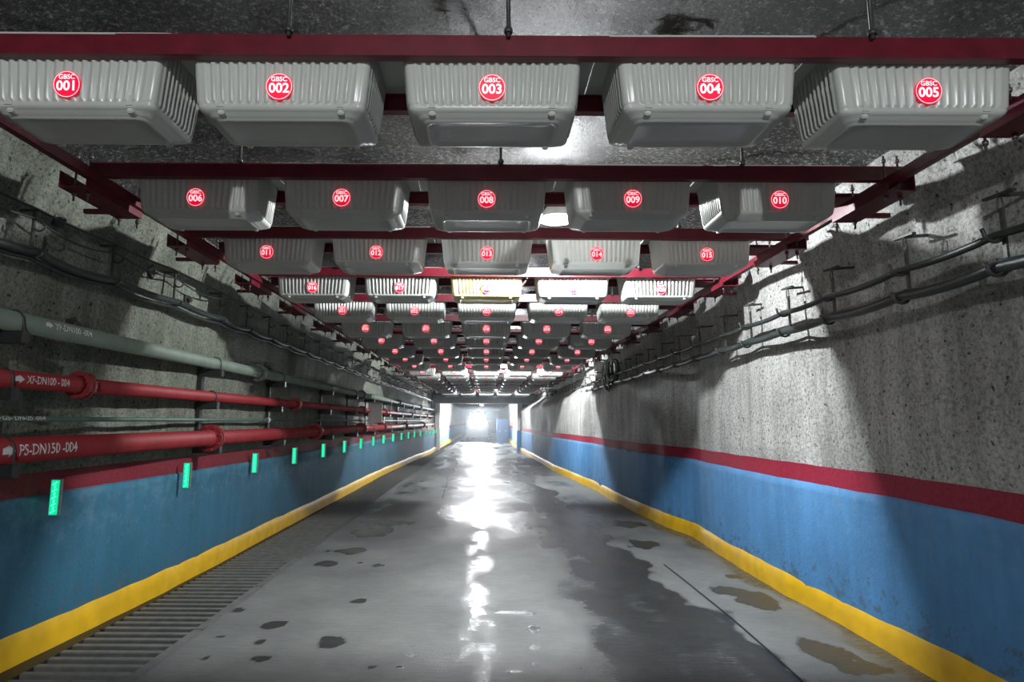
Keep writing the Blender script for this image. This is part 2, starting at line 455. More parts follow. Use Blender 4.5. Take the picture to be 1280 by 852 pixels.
a = me.attributes.new('wet', 'FLOAT', 'POINT'); a.data.foreach_set('value', vals)
fl = bpy.data.objects.new('floor', me); COL.objects.link(fl); me.materials.append(M['floor'])
tag(fl, 'wet grey concrete roadway running down the middle of the tunnel', kind='structure')
# drain channel under the slats + strip of floor beyond it
d = MB()
d.box(-3.2, -2.16, -5, 80, -0.22, -0.2); d.box(-2.18, -2.155, -5, 80, -0.22, -0.004)
d.box(-3.2, -2.965, -5, 80, -0.2, -0.006)
tag(d.build('floor', M['drain']), 'black drain channel beside the left kerb', kind='structure')
# floor expansion joints: shallow dark filler strips
def joint(pts, wd, nm):
    m_ = MB()
    for a_, b_ in zip(pts, pts[1:]):
        a_ = on_floor(*a_); b_ = on_floor(*b_)
        m_.bar((a_.x, a_.y, 0.0), (b_.x, b_.y, 0.0), wd, 0.008)
    tag(m_.build(nm, M['drain']), kind='structure')
joint([(1004, 852), (960, 812), (914, 772), (868, 735), (830, 705)], 0.012, 'trim_3')
joint([(560, 600), (553, 622)], 0.02, 'trim_4')

# kerbs
def kerb(side, name):
    bm = bmesh.new(); rows = []
    prof = [(0.05, -0.03), (0.043, 0.10), (0.030, 0.185), (0.012, 0.205), (-0.09, 0.21)]
    for y in stations(-5, PORTAL):
        row = []
        wob = 0.016 * noise.noise(Vector((side * 3, y * 0.9, 0))) + 0.012 * noise.noise(Vector((side * 3, y * 3, 5)))
        for dx, h in prof:
            base = (xr(y) if side > 0 else xl(y))
            hh = h + (0.016 * noise.noise(Vector((side, y * 0.7, 7))) if h > 0.15 else 0)
            row.append(bm.verts.new((base - side * (dx + wob * 0.8 - 0.05), y, hh)))
        rows.append(row)
    for i in range(len(rows) - 1):
        for j in range(len(prof) - 1):
            f = bm.faces.new((rows[i][j], rows[i + 1][j], rows[i + 1][j + 1], rows[i][j + 1])); f.smooth = True
    me = bpy.data.meshes.new(name); bm.to_mesh(me); bm.free()
    o = bpy.data.objects.new(name, me); COL.objects.link(o); me.materials.append(M['kerb'])
    return tag(o, ('right' if side > 0 else 'left') + ' yellow painted kerb at the foot of the wall', kind='structure')
kerb(-1, 'trim_1'); kerb(1, 'trim_2')

# ------------------------------------------------------------------ portal and the narrower stretch behind it
PX0, PX1 = -2.55, 1.72
h0, h1 = 2.55, 2.95
m_ = MB(); m_.box(-3.5, PX0 - 0.28, PORTAL, PORTAL + 0.3, 0, 4.1); m_.box(PX1 + 0.28, 3.3, PORTAL, PORTAL + 0.3, 0, 4.1)
m_.box(-3.5, 3.3, PORTAL, PORTAL + 0.3, h1, 4.3)
tag(m_.build('wall_portal', M['wall']), 'head wall closing the wide tunnel around the narrow opening', kind='structure')
def pillar(x0, x1, label):
    r = empty('portal_pillar', ((x0 + x1) / 2, PORTAL, 0)); c = (x0 + x1) / 2; hw = (x1 - x0) / 2
    MB().box(-hw, hw, -0.12, 0.25, 1.1, h0, 0.02).build('shaft', M['white'], r)
    MB().box(-hw - 0.01, hw + 0.01, -0.13, 0.25, 0.0, 1.1, 0.02).build('painted_foot' if 'blue' in label else 'foot', M['bluep' if 'blue' in label else 'white'], r)
    tag(r, label, 'pillar', 'portal pillars')
pillar(PX0 - 0.28, PX0, 'plain white pillar on the left of the far portal')
pillar(PX1, PX1 + 0.30, 'white pillar with blue foot on the right of the far portal')
r = MB().box(-3.0, 2.7, PORTAL - 0.16, PORTAL + 0.28, h0, h1, 0.02).build('portal_beam', M['grey'])
tag(r, 'grey crossbeam resting on the two white pillars of the far portal', 'beam')
MB().box(-3.0, 2.7, PORTAL - 0.20, PORTAL - 0.16, h0, h0 + 0.05).build('edge_strip', M['white'], r)
def far_wall(side, name):
    bm = bmesh.new(); rows = []
    ys = [PORTAL + 0.2 + i * 0.8 for i in range(60)]
    for y in ys:
        x = (PX1 + 0.28 - (y - PORTAL) * 0.006) if side > 0 else (PX0 - 0.28)
        rows.append([bm.verts.new((x + 0.06 * noise.noise(Vector((y * 0.4, h, side))), y, h)) for h in (-0.05, 0.5, 1.06, 1.24, 1.8, 2.4, 2.75, 3.05)])
    for i in range(len(rows) - 1):
        for j in range(7):
            bm.faces.new((rows[i][j], rows[i + 1][j], rows[i + 1][j + 1], rows[i][j + 1])).smooth = True
    me = bpy.data.meshes.new(name); bm.to_mesh(me); bm.free()
    o = bpy.data.objects.new(name, me); COL.objects.link(o); me.materials.append(M['wall']); tag(o, kind='structure')
far_wall(-1, 'wall_far_left'); far_wall(1, 'wall_far_right')
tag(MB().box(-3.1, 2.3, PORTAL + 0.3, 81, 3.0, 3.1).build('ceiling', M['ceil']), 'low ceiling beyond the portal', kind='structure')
tag(MB().box(-3.4, 2.4, 80.5, 80.7, -0.1, 3.1).build('wall_end', M['ceil']), 'dark far end of the tunnel', kind='structure')
def far_kerb(x0, x1, nm): tag(MB().box(x0, x1, PORTAL + 0.25, 80, -0.02, 0.2).build(nm, M['kerb']), kind='structure')
far_kerb(-2.9, -2.72, 'trim_6'); far_kerb(1.84, 2.02, 'trim_7')

# ------------------------------------------------------------------ tubs
RD = [2.509, 3.754, 4.97, 6.27, 7.58, 9.04, 10.4, 12.0, 13.5, 15.2, 17.0, 18.8, 20.6, 22.4, 24.2, 26.0, 27.9, 29.8, 31.7]
ROWY = [(d_ - 0.186) / 0.991 - 0.01 for d_ in RD]     # y of each row's front face
ROWS = len(ROWY)
COLS = [-1.845, -0.922, 0.0, 0.922, 1.845]
COLS1 = [-1.77, -0.878, 0.022, 0.936, 1.868]    # the nearest row hangs a little to the right
FL_Z = CAMZ + 1.592               # rim underside
TUB_H = 0.31
def ring(bm, hx, hy, z, amp, rc=0.028, yc=0.0, n_long=18, n_short=10):
    """rounded rectangle with ribs pressed into its sides"""
    vs = []
    def side(p0, p1, nr, nrm):
        K = nr * 6
        for i in range(K):
            t = i / K
            rib = max(-0.55, min(0.55, math.cos(2 * PI * t * nr))) / 0.55
            e = min(1, min(t, 1 - t) * 14)
            off = amp * (-rib) * 0.5 * e
            vs.append(bm.verts.new((p0[0] + (p1[0] - p0[0]) * t + nrm[0] * off, p0[1] + (p1[1] - p0[1]) * t + nrm[1] * off + yc, z)))
    def corner(cx, cy, a0):
        for i in range(4):
            a_ = a0 + PI / 2 * i / 4
            vs.append(bm.verts.new((cx + rc * math.cos(a_), cy + rc * math.sin(a_) + yc, z)))
    side((-hx + rc, -hy), (hx - rc, -hy), n_long, (0, -1)); corner(hx - rc, -hy + rc, -PI / 2)
    side((hx, -hy + rc), (hx, hy - rc), n_short, (1, 0)); corner(hx - rc, hy - rc, 0)
    side((hx - rc, hy), (-hx + rc, hy), n_long, (0, 1)); corner(-hx + rc, hy - rc, PI / 2)
    side((-hx, hy - rc), (-hx, -hy + rc), n_short, (-1, 0)); corner(-hx + rc, -hy + rc, PI)
    return vs
def text_mesh(body, size, off=0.0, xs=1.0, name='txt'):
    cu = bpy.data.curves.new(name, 'FONT'); cu.body = body; cu.size = size; cu.align_x = 'CENTER'; cu.align_y = 'CENTER'
    cu.offset = off; cu.resolution_u = 3; cu.fill_mode = 'FRONT'
    o = bpy.data.objects.new(name, cu)
    COL.objects.link(o); dg = bpy.context.evaluated_depsgraph_get(); dg.update()
    me = bpy.data.meshes.new_from_object(o.evaluated_get(dg), depsgraph=dg)
    COL.objects.unlink(o); bpy.data.objects.remove(o); bpy.data.curves.remove(cu)
    for v in me.vertices: v.co.x *= xs
    return me
HX, HY = 0.388, 0.195             # body half sizes under the rim
def build_tub():
    bm = bmesh.new()
    lv = [ # hx, hy, z, amp
        (HX, HY, TUB_H, 0.003), (HX - 0.004, HY - 0.003, TUB_H - 0.02, 0.012), (HX - 0.012, HY - 0.010, TUB_H - 0.11, 0.013),
        (HX - 0.026, HY - 0.016, 0.055, 0.013), (HX - 0.030, HY - 0.019, 0.046, 0.007), (HX - 0.033, HY - 0.021, 0.042, 0.0015),
        (HX - 0.030, HY - 0.019, 0.037, 0.0), (HX - 0.036, HY - 0.024, 0.026, 0.0), (HX - 0.046, HY - 0.034, 0.017, 0.0)]
    rings = [ring(bm, a_, b_, z_, am) for a_, b_, z_, am in lv]
    for z_, k, kk in ((0.016, 0.062, 0.047), (0.006, 0.068, 0.052), (0.006, 0.085, 0.066), (-0.004, 0.092, 0.072), (-0.006, 0.112, 0.088), (0.006, 0.122, 0.098), (0.006, 0.20, 0.14)):
        rings.append(ring(bm, HX - k, HY - kk, z_, 0, rc=0.035))
    for A, B in zip(rings, rings[1:]):
        n_ = len(A)
        for k in range(n_):
            bm.faces.new((A[k], A[(k + 1) % n_], B[(k + 1) % n_], B[k])).smooth = True
    bm.faces.new(rings[-1])
    bmesh.ops.recalc_face_normals(bm, faces=bm.faces)
    me = bpy.data.meshes.new('tub_body'); bm.to_mesh(me); bm.free(); me.materials.append(M['tub'])
    root = empty('water_tub', (0, 0, 0))
    o = bpy.data.objects.new('body', me); COL.objects.link(o); o.parent = root
    # rim: flat flange around the mouth
    bm = bmesh.new()
    ro = ring(bm, 0.455, 0.236, TUB_H + 0.008, 0, rc=0.03); ri = ring(bm, HX - 0.001, HY - 0.001, TUB_H + 0.008, 0.003)
    ro0 = ring(bm, 0.455, 0.236, TUB_H, 0, rc=0.03); ri0 = ring(bm, HX - 0.001, HY - 0.001, TUB_H, 0.003)
    n_ = len(ro)
    for k in range(n_):
        j = (k + 1) % n_
        bm.faces.new((ro[k], ro[j], ri[j], ri[k])); bm.faces.new((ro0[k], ri0[k], ri0[j], ro0[j])); bm.faces.new((ro0[k], ro0[j], ro[j], ro[k]))
    me = bpy.data.meshes.new('rim'); bm.to_mesh(me); bm.free(); me.materials.append(M['tub'])
    o = bpy.data.objects.new('rim', me); COL.objects.link(o); o.parent = root
    # pressed lugs at the bottom edge, front and back
    for sx in (-1, 1):
        for sy in (-1, 1):
            m_ = MB()
            cx = sx * 0.255; y0_ = sy * (HY - 0.018)
            m_.box(cx - 0.02, cx + 0.02, min(y0_, y0_ - sy * 0.03), max(y0_, y0_ - sy * 0.03), 0.022, 0.078, 0.006)
            m_.box(cx - 0.014, cx + 0.014, min(y0_ - sy * 0.012, y0_ - sy * 0.06), max(y0_ - sy * 0.012, y0_ - sy * 0.06), 0.002, 0.04, 0.004)
            m_.build('lug', M['tub'], root)
    # raised lettering pressed in the underside
    return root
tub0 = build_tub()
def badge_mesh():
    bm = bmesh.new(); R = 0.0575
    bmesh.ops.create_cone(bm, cap_ends=True, segments=40, radius1=R, radius2=R, depth=0.004, matrix=Matrix.Rotation(PI / 2, 4, 'X'))
    me = bpy.data.meshes.new('badge'); bm.to_mesh(me); bm.free(); return me
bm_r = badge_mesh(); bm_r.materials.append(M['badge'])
bm_d = bm_r.copy(); bm_d.materials.clear(); bm_d.materials.append(M['badge_dim'])
gb = text_mesh('GBSC', 0.028, 0.0006)
def badge_lettering(num):
    bm = bmesh.new()
    tm = text_mesh('%03d' % num, 0.058, 0.0016)
    bm.from_mesh(tm)
    bmesh.ops.translate(bm, verts=bm.verts, vec=(0, -0.008, 0))
    nb = len(bm.verts)
    bm.from_mesh(gb); bm.verts.ensure_lookup_table()
    bmesh.ops.translate(bm, verts=bm.verts[nb:], vec=(0, 0.031, 0))
    # thin ring
    K = 40; a0 = []; a1 = []
    for k in range(K):
        t = 2 * PI * k / K
        a0.append(bm.verts.new((0.0525 * math.cos(t), 0.0525 * math.sin(t), 0))); a1.append(bm.verts.new((0.0548 * math.cos(t), 0.0548 * math.sin(t), 0)))
    for k in range(K):
        j = (k + 1) % K; bm.faces.new((a0[k], a0[j], a1[j], a1[k]))
    bmesh.ops.transform(bm, matrix=Matrix.Rotation(PI / 2, 4, 'X'), verts=bm.verts)
    bpy.data.meshes.remove(tm)
    me = bpy.data.meshes.new('badge_lettering'); bm.to_mesh(me); bm.free(); return me
POSN = ['leftmost', 'second from left', 'middle', 'second from right', 'rightmost']
cream_meshes = {}
for rI in range(ROWS):
    for c in range(5):
        num = rI * 5 + c + 1
        t = tub0 if num == 1 else copy_tree(tub0_clean)
        if num == 1:
            tub0_clean = copy_tree(tub0)      # badge-free template, removed at the end
        jx = random.uniform(-0.003, 0.003); jy = random.uniform(-0.012, 0.012)
        t.location = ((COLS1 if rI == 0 else COLS)[c] + jx, ROWY[rI] + HY + jy, FL_Z + 0.004 - TUB_H)
        t.rotation_euler = (0, 0, random.uniform(-0.006, 0.006))
        lit = rI < 11
        tilt = 0.1
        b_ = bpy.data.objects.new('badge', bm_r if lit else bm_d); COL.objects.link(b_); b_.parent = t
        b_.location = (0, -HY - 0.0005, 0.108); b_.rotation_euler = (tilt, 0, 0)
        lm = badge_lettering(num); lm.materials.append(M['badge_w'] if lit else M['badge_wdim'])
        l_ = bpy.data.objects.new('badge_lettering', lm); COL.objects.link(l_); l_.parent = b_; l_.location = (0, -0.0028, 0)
        tag(b_, 'red badge with painted-in glow' if lit else 'red badge')
        lab = 'white ribbed plastic water tub, badge %03d, %s in the %s hanging row' % (num, POSN[c], ordn(rI + 1))
        if num == 18:
            lab = 'yellowed ribbed plastic water tub, badge 018, middle of the fourth hanging row'
            for ch in t.children:
                if ch.name.startswith(('body', 'lug')):
                    ch.data = ch.data.copy(); ch.data.materials.clear(); ch.data.materials.append(M['cream'])
        tag(t, lab, 'tub', 'water tubs hanging in rows under the vault')
def kill(o):
    for ch in list(o.children): kill(ch)
    bpy.data.objects.remove(o)
kill(tub0_clean)

# ------------------------------------------------------------------ crossbeams (channel section), hanger rods
BX0, BX1 = -2.50, 2.68
BZ0, BZ1 = CAMZ + 1.508, CAMZ + 1.60
def channel(x0, x1, face):
    """C section along x, web on the near side when face=-1"""
    m_ = MB(); y = 0.0
    m_.box(x0, x1, -0.004, 0.004, BZ0, BZ1)
    m_.box(x0, x1, min(0, -face * 0.04), max(0, -face * 0.04), BZ0, BZ0 + 0.008)
    m_.box(x0, x1, min(0, -face * 0.04), max(0, -face * 0.04), BZ1 - 0.008, BZ1)
    return m_
front = channel(BX0, BX1, -1).build('crossbeam', M['red_steel'])
back = channel(BX0 + 0.05, BX1 - 0.05, 1).build('crossbeam', M['red_steel'])
rodm = MB()
rodm.tube([(0, 0, BZ1 - 0.02), (0, 0, 3.74)], 0.009, 8); rodm.tube([(0, 0, BZ1 - 0.001), (0, 0, BZ1 + 0.02)], 0.018, 6)
rod = rodm.build('hanger_rod', M['dsteel'])
rod_mesh = rod.data; bpy.data.objects.remove(rod)
FIRSTX = (-2.62, 2.78)
for rI in range(ROWS):
    y = ROWY[rI]
    a_, b_ = rI * 5 + 1, rI * 5 + 5
    f = front if rI == 0 else front.copy()
    if rI: COL.objects.link(f)
    f.location = (0, y - 0.045, 0)
    tag(f, 'dark red steel crossbeam in front of the %s hanging row of tubs' % ordn(rI + 1), 'beam', 'crossbeams carrying the water tubs')
    g = back if rI == 0 else back.copy()
    if rI: COL.objects.link(g)
    g.location = (0, y + 2 * HY + 0.045, 0)
    tag(g, 'dark red steel crossbeam behind the %s hanging row of tubs' % ordn(rI + 1), 'beam', 'crossbeams carrying the water tubs')
    if rI < 14:
        for hx_ in (0.085, -1.55 if rI % 2 else -0.83, 1.6):
            q = bpy.data.objects.new('hanger_rod', rod_mesh); COL.objects.link(q); q.parent = f; q.location = (hx_, -0.018, 0)
# side rails (long channels under the crossbeam ends)
def rail(x, label):
    m_ = MB(); z1 = BZ0 - 0.001; s = 1 if x > 0 else -1
    m_.box(x - 0.005, x + 0.005, 1.0, 32.6, z1 - 0.063, z1)
    m_.box(min(x, x + s * 0.04), max(x, x + s * 0.04), 1.0, 32.6, z1 - 0.008, z1)
    m_.box(min(x, x + s * 0.04), max(x, x + s * 0.04), 1.0, 32.6, z1 - 0.063, z1 - 0.055)
    return tag(m_.build('support_rail', M['red_steel']), label, 'rail', 'rails along the tunnel sides')
rail(-2.40, 'long dark red rail along the left wall under the crossbeam ends')
rail(2.47, 'long dark red rail along the right wall under the crossbeam ends')
def bracket(side):
    r = empty('wall_bracket', (0, 0, 0)); x = side * 2.43; z1 = BZ0 - 0.063
    m_ = MB()
    m_.box(min(x, x + side * 0.17), max(x, x + side * 0.17), -0.16, 0.42, z1 - 0.052, z1 - 0.044)
    m_.box(x + side * 0.165 - 0.004, x + side * 0.165 + 0.004, -0.16, 0.42, z1 - 0.052, z1 + 0.05)
    m_.box(x - 0.004, x + 0.004, -0.16, 0.42, z1 - 0.052, z1 - 0.0005)
    m_.build('shelf_channel', M['red_steel'], r)
    for yy in (0.36,):
        MB().bar((x + side * 0.171, yy, z1 - 0.02), (x + side * 0.36, yy, z1 - 0.02), 0.03, 0.03).build('wall_arm', M['red_steel'], r)
    for xx, yy in ((0.045, -0.075), (0.13, -0.075), (0.045, 0.45), (0.13, 0.38)):
        b_ = MB(); px_ = x + side * xx
        b_.tube([(px_, yy, z1 - 0.11), (px_, yy, BZ1 + 0.055)], 0.007, 6)
        b_.tube([(px_, yy, BZ1 + 0.012), (px_, yy, BZ1 + 0.03)], 0.014, 6); b_.tube([(px_, yy, z1 - 0.075), (px_, yy, z1 - 0.053)], 0.014, 6)
        b_.build('bolt', M['bolt'], r)
    return r
for side, nm in ((-1, 'left'), (1, 'right')):
    p = bracket(side)
    for rI in range(ROWS):
        q = p if rI == 0 else copy_tree(p)
        q.location = (0, ROWY[rI], 0)
        tag(q, 'dark red bolted bracket on the %s wall beside the %s tub row' % (nm, ordn(rI + 1)), 'bracket', 'brackets holding the %s rail' % nm)

# ------------------------------------------------------------------ lamps
def lamp_proto():
    r = empty('tunnel_lamp', (0, 0, 0))
    MB().box(-0.05, 0.05, -0.05, 0.05, 0.05, 0.12, 0.012).build('housing', M['dsteel'], r)
    s_ = MB(); s_.tube([(0, 0, 0.05), (0, 0, -0.01), (0, 0, -0.05), (0, 0, -0.065)], lambda t: (0.045, 0.05, 0.04, 0.012)[min(3, int(t * 3 + 0.01))], 16)
    s_.build('bulb_globe', M['lamp'], r)
    sh = MB(); K = 28; prof = [(0.05, 0.075), (0.11, 0.02), (0.165, -0.075), (0.170, -0.085), (0.166, -0.087), (0.104, 0.012), (0.05, 0.066)]
    rg = [[sh.bm.verts.new((r0 * math.cos(2 * PI * k / K), r0 * math.sin(2 * PI * k / K), z0)) for k in range(K)] for r0, z0 in prof]
    for A, B in zip(rg, rg[1:]):
        for k in range(K): sh.bm.faces.new((A[k], A[(k + 1) % K], B[(k + 1) % K], B[k])).smooth = True
    sh.build('added_shade', M['white'], r)  # shade added to keep lamp light off the nearby ceiling
    h_ = MB(); h_.tube([(0, 0, 0.12), (0, 0, 0.22)], 0.008, 8); h_.build('hanging_rod', M['dsteel'], r)
    return r
lp = lamp_proto()
LN = ['glaring white lamp under the vault between the third and fourth tub rows', 'white lamp under the vault just before the eleventh tub row', 'white lamp under the vault, last before the far grey portal', 'white lamp hanging just beyond the far portal', 'farthest white lamp, deep behind the portal']
for i, (x, y, z, wt) in enumerate(LAMPS + [BACK_LAMP]):
    q = lp if i == 0 else copy_tree(lp)
    q.location = (x, y, z)
    tag(q, LN[i] if i < 5 else 'white lamp hanging from the vault behind the viewer', 'lamp', 'lamps along the tunnel')
    ld = bpy.data.lights.new('lamp_light', 'POINT'); ld.energy = wt; ld.shadow_soft_size = 0.05; ld.color = (0.93, 0.97, 1.0)
    lo = bpy.data.objects.new('lamp_light', ld); COL.objects.link(lo); lo.parent = q; lo.location = (0, 0, -0.12)

# ------------------------------------------------------------------ pipes on the left wall
PXL = -2.90
def pz(px, py, x=PXL): return at_x(px, py, x).z
def pipe(nm, x, z, r, mat, label, flanges, y1=32.8):
    root = empty(nm, (x, 0, z))
    MB().tube([(0, 1.2, 0), (0, y1, 0)], r, 24).build('barrel', mat, root)
    for fy in flanges:
        g = MB()
        g.tube([(0, fy - 0.034, 0), (0, fy - 0.012, 0)], r * 1.75, 24); g.tube([(0, fy - 0.012, 0), (0, fy + 0.012, 0)], r * 1.6, 24); g.tube([(0, fy + 0.012, 0), (0, fy + 0.034, 0)], r * 1.75, 24)
        g.tube([(0, fy - 0.10, 0), (0, fy - 0.034, 0)], lambda t: r * (1.03 + 0.2 * t), 24); g.tube([(0, fy + 0.034, 0), (0, fy + 0.10, 0)], lambda t: r * (1.23 - 0.2 * t), 24)
        fo = g.build('flange', mat, root)
        bb = MB()
        for k in range(8):
            t = 2 * PI * k / 8 + 0.3
            bb.tube([(r * 1.5 * math.cos(t), fy - 0.055, r * 1.5 * math.sin(t)), (r * 1.5 * math.cos(t), fy + 0.055, r * 1.5 * math.sin(t))], 0.011, 6)
        bo = bb.build('flange_bolts', M['bolt'] if mat is not M['pipe_red'] else mat, fo); bo['kind'] = 'stuff'
    return tag(root, label, 'pipe', 'pipes along the left wall')
def ypx(px, x=PXL): return at_x(px, 520, x).y
Z_G = pz(150, 430); Z_R = pz(200, 490); Z_T = pz(150, 524); Z_P = pz(150, 554)
gr = pipe('green_pipe', PXL + 0.02, Z_G, 0.061, M['pipe_green'], 'grey-green pipe, topmost of the four pipes on the left wall', [ypx(318), ypx(450), 19.5, 26.0])
rd = pipe('red_pipe', PXL, Z_R, 0.055, M['pipe_red'], 'slimmer red pipe under the grey-green pipe, lettered XF', [ypx(97), ypx(368), ypx(452), 17.0, 23.0, 29.0])
tn = pipe('thin_pipe', PXL - 0.03, Z_T, 0.017, M['pipe_thin'], 'thin dull green pipe running between the two red pipes', [ypx(336), 14.0, 22.0])
ps = pipe('red_pipe', PXL + 0.03, Z_P, 0.080, M['pipe_red'], 'thick red pipe just above the dark red wall band, lettered PS', [ypx(261), ypx(392), ypx(450), 16.5, 21.0, 27.0])
def pipe_text(body, size, root, r, y0, length, nm='lettering', dz=0.0):
    me = text_mesh(body, size, size * 0.012)
    xs = [v.co.x for v in me.vertices]; sc = length / (max(xs) - min(xs)); x0 = min(xs)
    bm = bmesh.new(); bm.from_mesh(me)
    # solid arrow in front of the words
    hgt = size * 0.36; L = size * 0.9 / sc
    pts = [(-L * 1.5, -hgt * .5), (-L * .9, -hgt * .5), (-L * .9, -hgt), (-L * .35, 0), (-L * .9, hgt), (-L * .9, hgt * .5), (-L * 1.5, hgt * .5)]
    bm.faces.new([bm.verts.new((x0 + p[0], p[1], 0)) for p in pts])
    bmesh.ops.triangulate(bm, faces=bm.faces)
    k = -size
    while k < size:
        g = bm.verts[:] + bm.edges[:] + bm.faces[:]
        bmesh.ops.bisect_plane(bm, geom=g, plane_co=(0, k, 0), plane_no=(0, 1, 0)); k += size * 0.09
    for v in bm.verts:
        a_ = (v.co.y + dz) / r; yy = y0 + (v.co.x - x0) * sc
        v.co = Vector(((r + 0.0018) * math.cos(a_), yy, (r + 0.0018) * math.sin(a_)))
    m2 = bpy.data.meshes.new(nm); bm.to_mesh(m2); bm.free(); m2.materials.append(M['letter'])
    o = bpy.data.objects.new(nm, m2); COL.objects.link(o); o.parent = root
    return o
pipe_text('PS-DN150 -004', 0.095, ps, 0.08, ypx(13, PXL + .03), ypx(86, PXL + .03) - ypx(13, PXL + .03))
pipe_text('XF-DN100 - 004', 0.070, rd, 0.055, ypx(18), ypx(73) - ypx(18))
pipe_text('YF-DN100 -004', 0.062, gr, 0.061, ypx(42), ypx(91) - ypx(42), dz=0.012)
pipe_text('GS- DN-25 -004', 0.040, tn, 0.017, ypx(6), ypx(60) - ypx(6), dz=0.006)

# pipe brackets
PBY = [ypx(-2), ypx(262), ypx(345), ypx(408), ypx(440), 14.9, 17.6, 20.3, 23, 25.7, 28.4, 31.1]
def pipe_bracket():
    r = empty('pipe_bracket', (0, 0, 0))
    MB().box(-3.03, -2.995, -0.03, 0.03, Z_P - 0.12, Z_G + 0.02).build('wall_strut', M['black'], r)
    for z_, rr, x_ in ((Z_G, 0.061, PXL + 0.02), (Z_R, 0.055, PXL), (Z_P, 0.08, PXL + 0.03)):
        MB().box(-3.05, x_ + rr + 0.03, -0.035, 0.035, z_ - rr - 0.075, z_ - rr - 0.001, 0.004).build('arm', M['black'], r)
        c = MB(); pts = [(x_ - rr - 0.006, 0, z_ - rr - 0.05)] + [(x_ + (rr + 0.006) * math.cos(a_), 0, z_ + (rr + 0.006) * math.sin(a_)) for a_ in [PI - i * PI / 12 for i in range(13)]] + [(x_ + rr + 0.006, 0, z_ - rr - 0.05)]
        c.tube(pts, 0.006, 8); c.build('u_bolt', M['dsteel'], r)
    return r
p = pipe_bracket()
for i, y in enumerate(PBY):
    q = p if i == 0 else copy_tree(p); q.location = (0, y, 0)
    tag(q, 'black steel bracket under the left wall pipes, %s from the near end' % ordn(i + 1), 'bracket', 'brackets under the left wall pipes')

# white board hanging on the pipes
wp = at_x(469, 516, -2.74)
r = empty('marker_board', (wp.x, wp.y, wp.z))
MB().box(-0.17, 0.17, -0.008, 0.008, -0.24, 0.24, 0.003).build('plate', M['white'], r)
MB().tube([(0, 0.01, 0.23), (-0.1, 0.01, 0.33)], 0.006, 6).build('hanging_wire', M['dsteel'], r)
tag(r, 'narrow white upright board hung in front of the left wall pipes', 'sign')

# ------------------------------------------------------------------ green reflectors on the left wall
def reflector():
    r = empty('wall_reflector', (0, 0, 0))
    MB().box(-0.02, 0.062, 0.0, 0.016, -0.125, 0.125, 0.003).build('backing_plate', M['galv'], r)
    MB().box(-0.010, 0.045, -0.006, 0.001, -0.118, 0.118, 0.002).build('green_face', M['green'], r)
    c = MB()
    for k in range(9):
        zz = -0.096 + k * 0.024
        c.bar((0.004 + 0.012 * (k % 2), -0.008, zz - 0.008), (0.032 - 0.008 * (k % 2), -0.008, zz + 0.009), 0.005, 0.008)
    c.build('pale_cells', M['green_w'], r)
    return r
p = reflector()
ys_ = [at_x(px, 600, -3.0).y for px in (73, 225, 311, 362, 399, 426, 447.5, 464, 477)]
while ys_[-1] < 31.5: ys_.append(ys_[-1] + 1.62)
for i, y in enumerate(ys_):
    q = p if i == 0 else copy_tree(p)
    q.location = (xl(y) + 0.04, y, 1.055)
    tag(q, 'green upright reflector with painted-in glow on the left wall, %s from the near end' % ordn(i + 1), 'reflector', 'green reflectors along the left wall')

# ------------------------------------------------------------------ left cable run on hooks
LH = [at_x(px, 300, -2.95).y for px in (51, 148, 221, 277, 311, 340, 363)]
LH = [LH[0] - 1.0] + LH
while LH[-1] < 31: LH.append(LH[-1] + 0.86)
LZT = at_x(148, 306, -2.93).z; LZB = at_x(148, 350, -2.93).z
def left_hook():
    r = empty('cable_hook', (0, 0, 0))
    MB().bar((0.02, 0, LZT + 0.01), (0.02, 0, LZB - 0.03), 0.022, 0.012).build('strap', M['dsteel'], r)
    MB().bar((-0.16, 0, LZT), (0.05, 0, LZT), 0.016, 0.016).build('wall_pin', M['dsteel'], r)
    for zz in (LZT - 0.10, LZB):
        c = MB(); c.tube([(0.022, 0, zz + 0.0)] + [(0.06 + 0.04 * math.cos(a_), 0, zz + 0.04 * math.sin(a_)) for a_ in [PI + i * PI / 8 for i in range(9)]], 0.007, 8)
        c.build('hook', M['dsteel'], r)
    return r
def lhx(y): return wall_x(-1, y, LZT - 0.1) + 0.10
p = left_hook()
for i, y in enumerate(LH):
    q = p if i == 0 else copy_tree(p); q.location = (lhx(y), y, 0)
    tag(q, 'dark steel cable hook high on the left wall, %s from the near end' % ordn(i + 1), 'hook', 'cable hooks on the left wall')
def cable(nm, hooks, fx_, z, r, label, sag, mat=M['cable'], grp='cables on the left wall', var=0.3, seed=0):
    rnd = random.Random(seed); pts = []
    for a_, b_ in zip(hooks, hooks[1:]):
        sg = sag * rnd.uniform(1 - var, 1 + var)
        for k in range(6):
            t = k / 6; y = a_ + (b_ - a_) * t
            pts.append((fx_(y), y, z - 4 * sg * t * (1 - t) + 0))
    pts.append((fx_(hooks[-1]), hooks[-1], z))
    return tag(MB().tube(pts, r, 10).build(nm, mat), label, 'cable', grp)
cable('messenger_wire', LH, lambda y: lhx(y) + 0.02, LZT + 0.015, 0.009, 'thin dark wire along the tops of the left cable hooks', 0.006)
cable('power_cable', LH, lambda y: lhx(y) + 0.06, LZB - 0.005, 0.030, 'thick black cable sagging through the left wall hooks', 0.028, seed=2)
cable('power_cable', LH, lambda y: lhx(y) + 0.015, LZB - 0.045, 0.017, 'slimmer dark cable behind the thick one on the left wall', 0.022, seed=5)
cable('signal_cable', LH, lambda y: lhx(y) + 0.035, LZT - 0.055, 0.007, 'thin dark cable just under the left top wire', 0.045, seed=8)

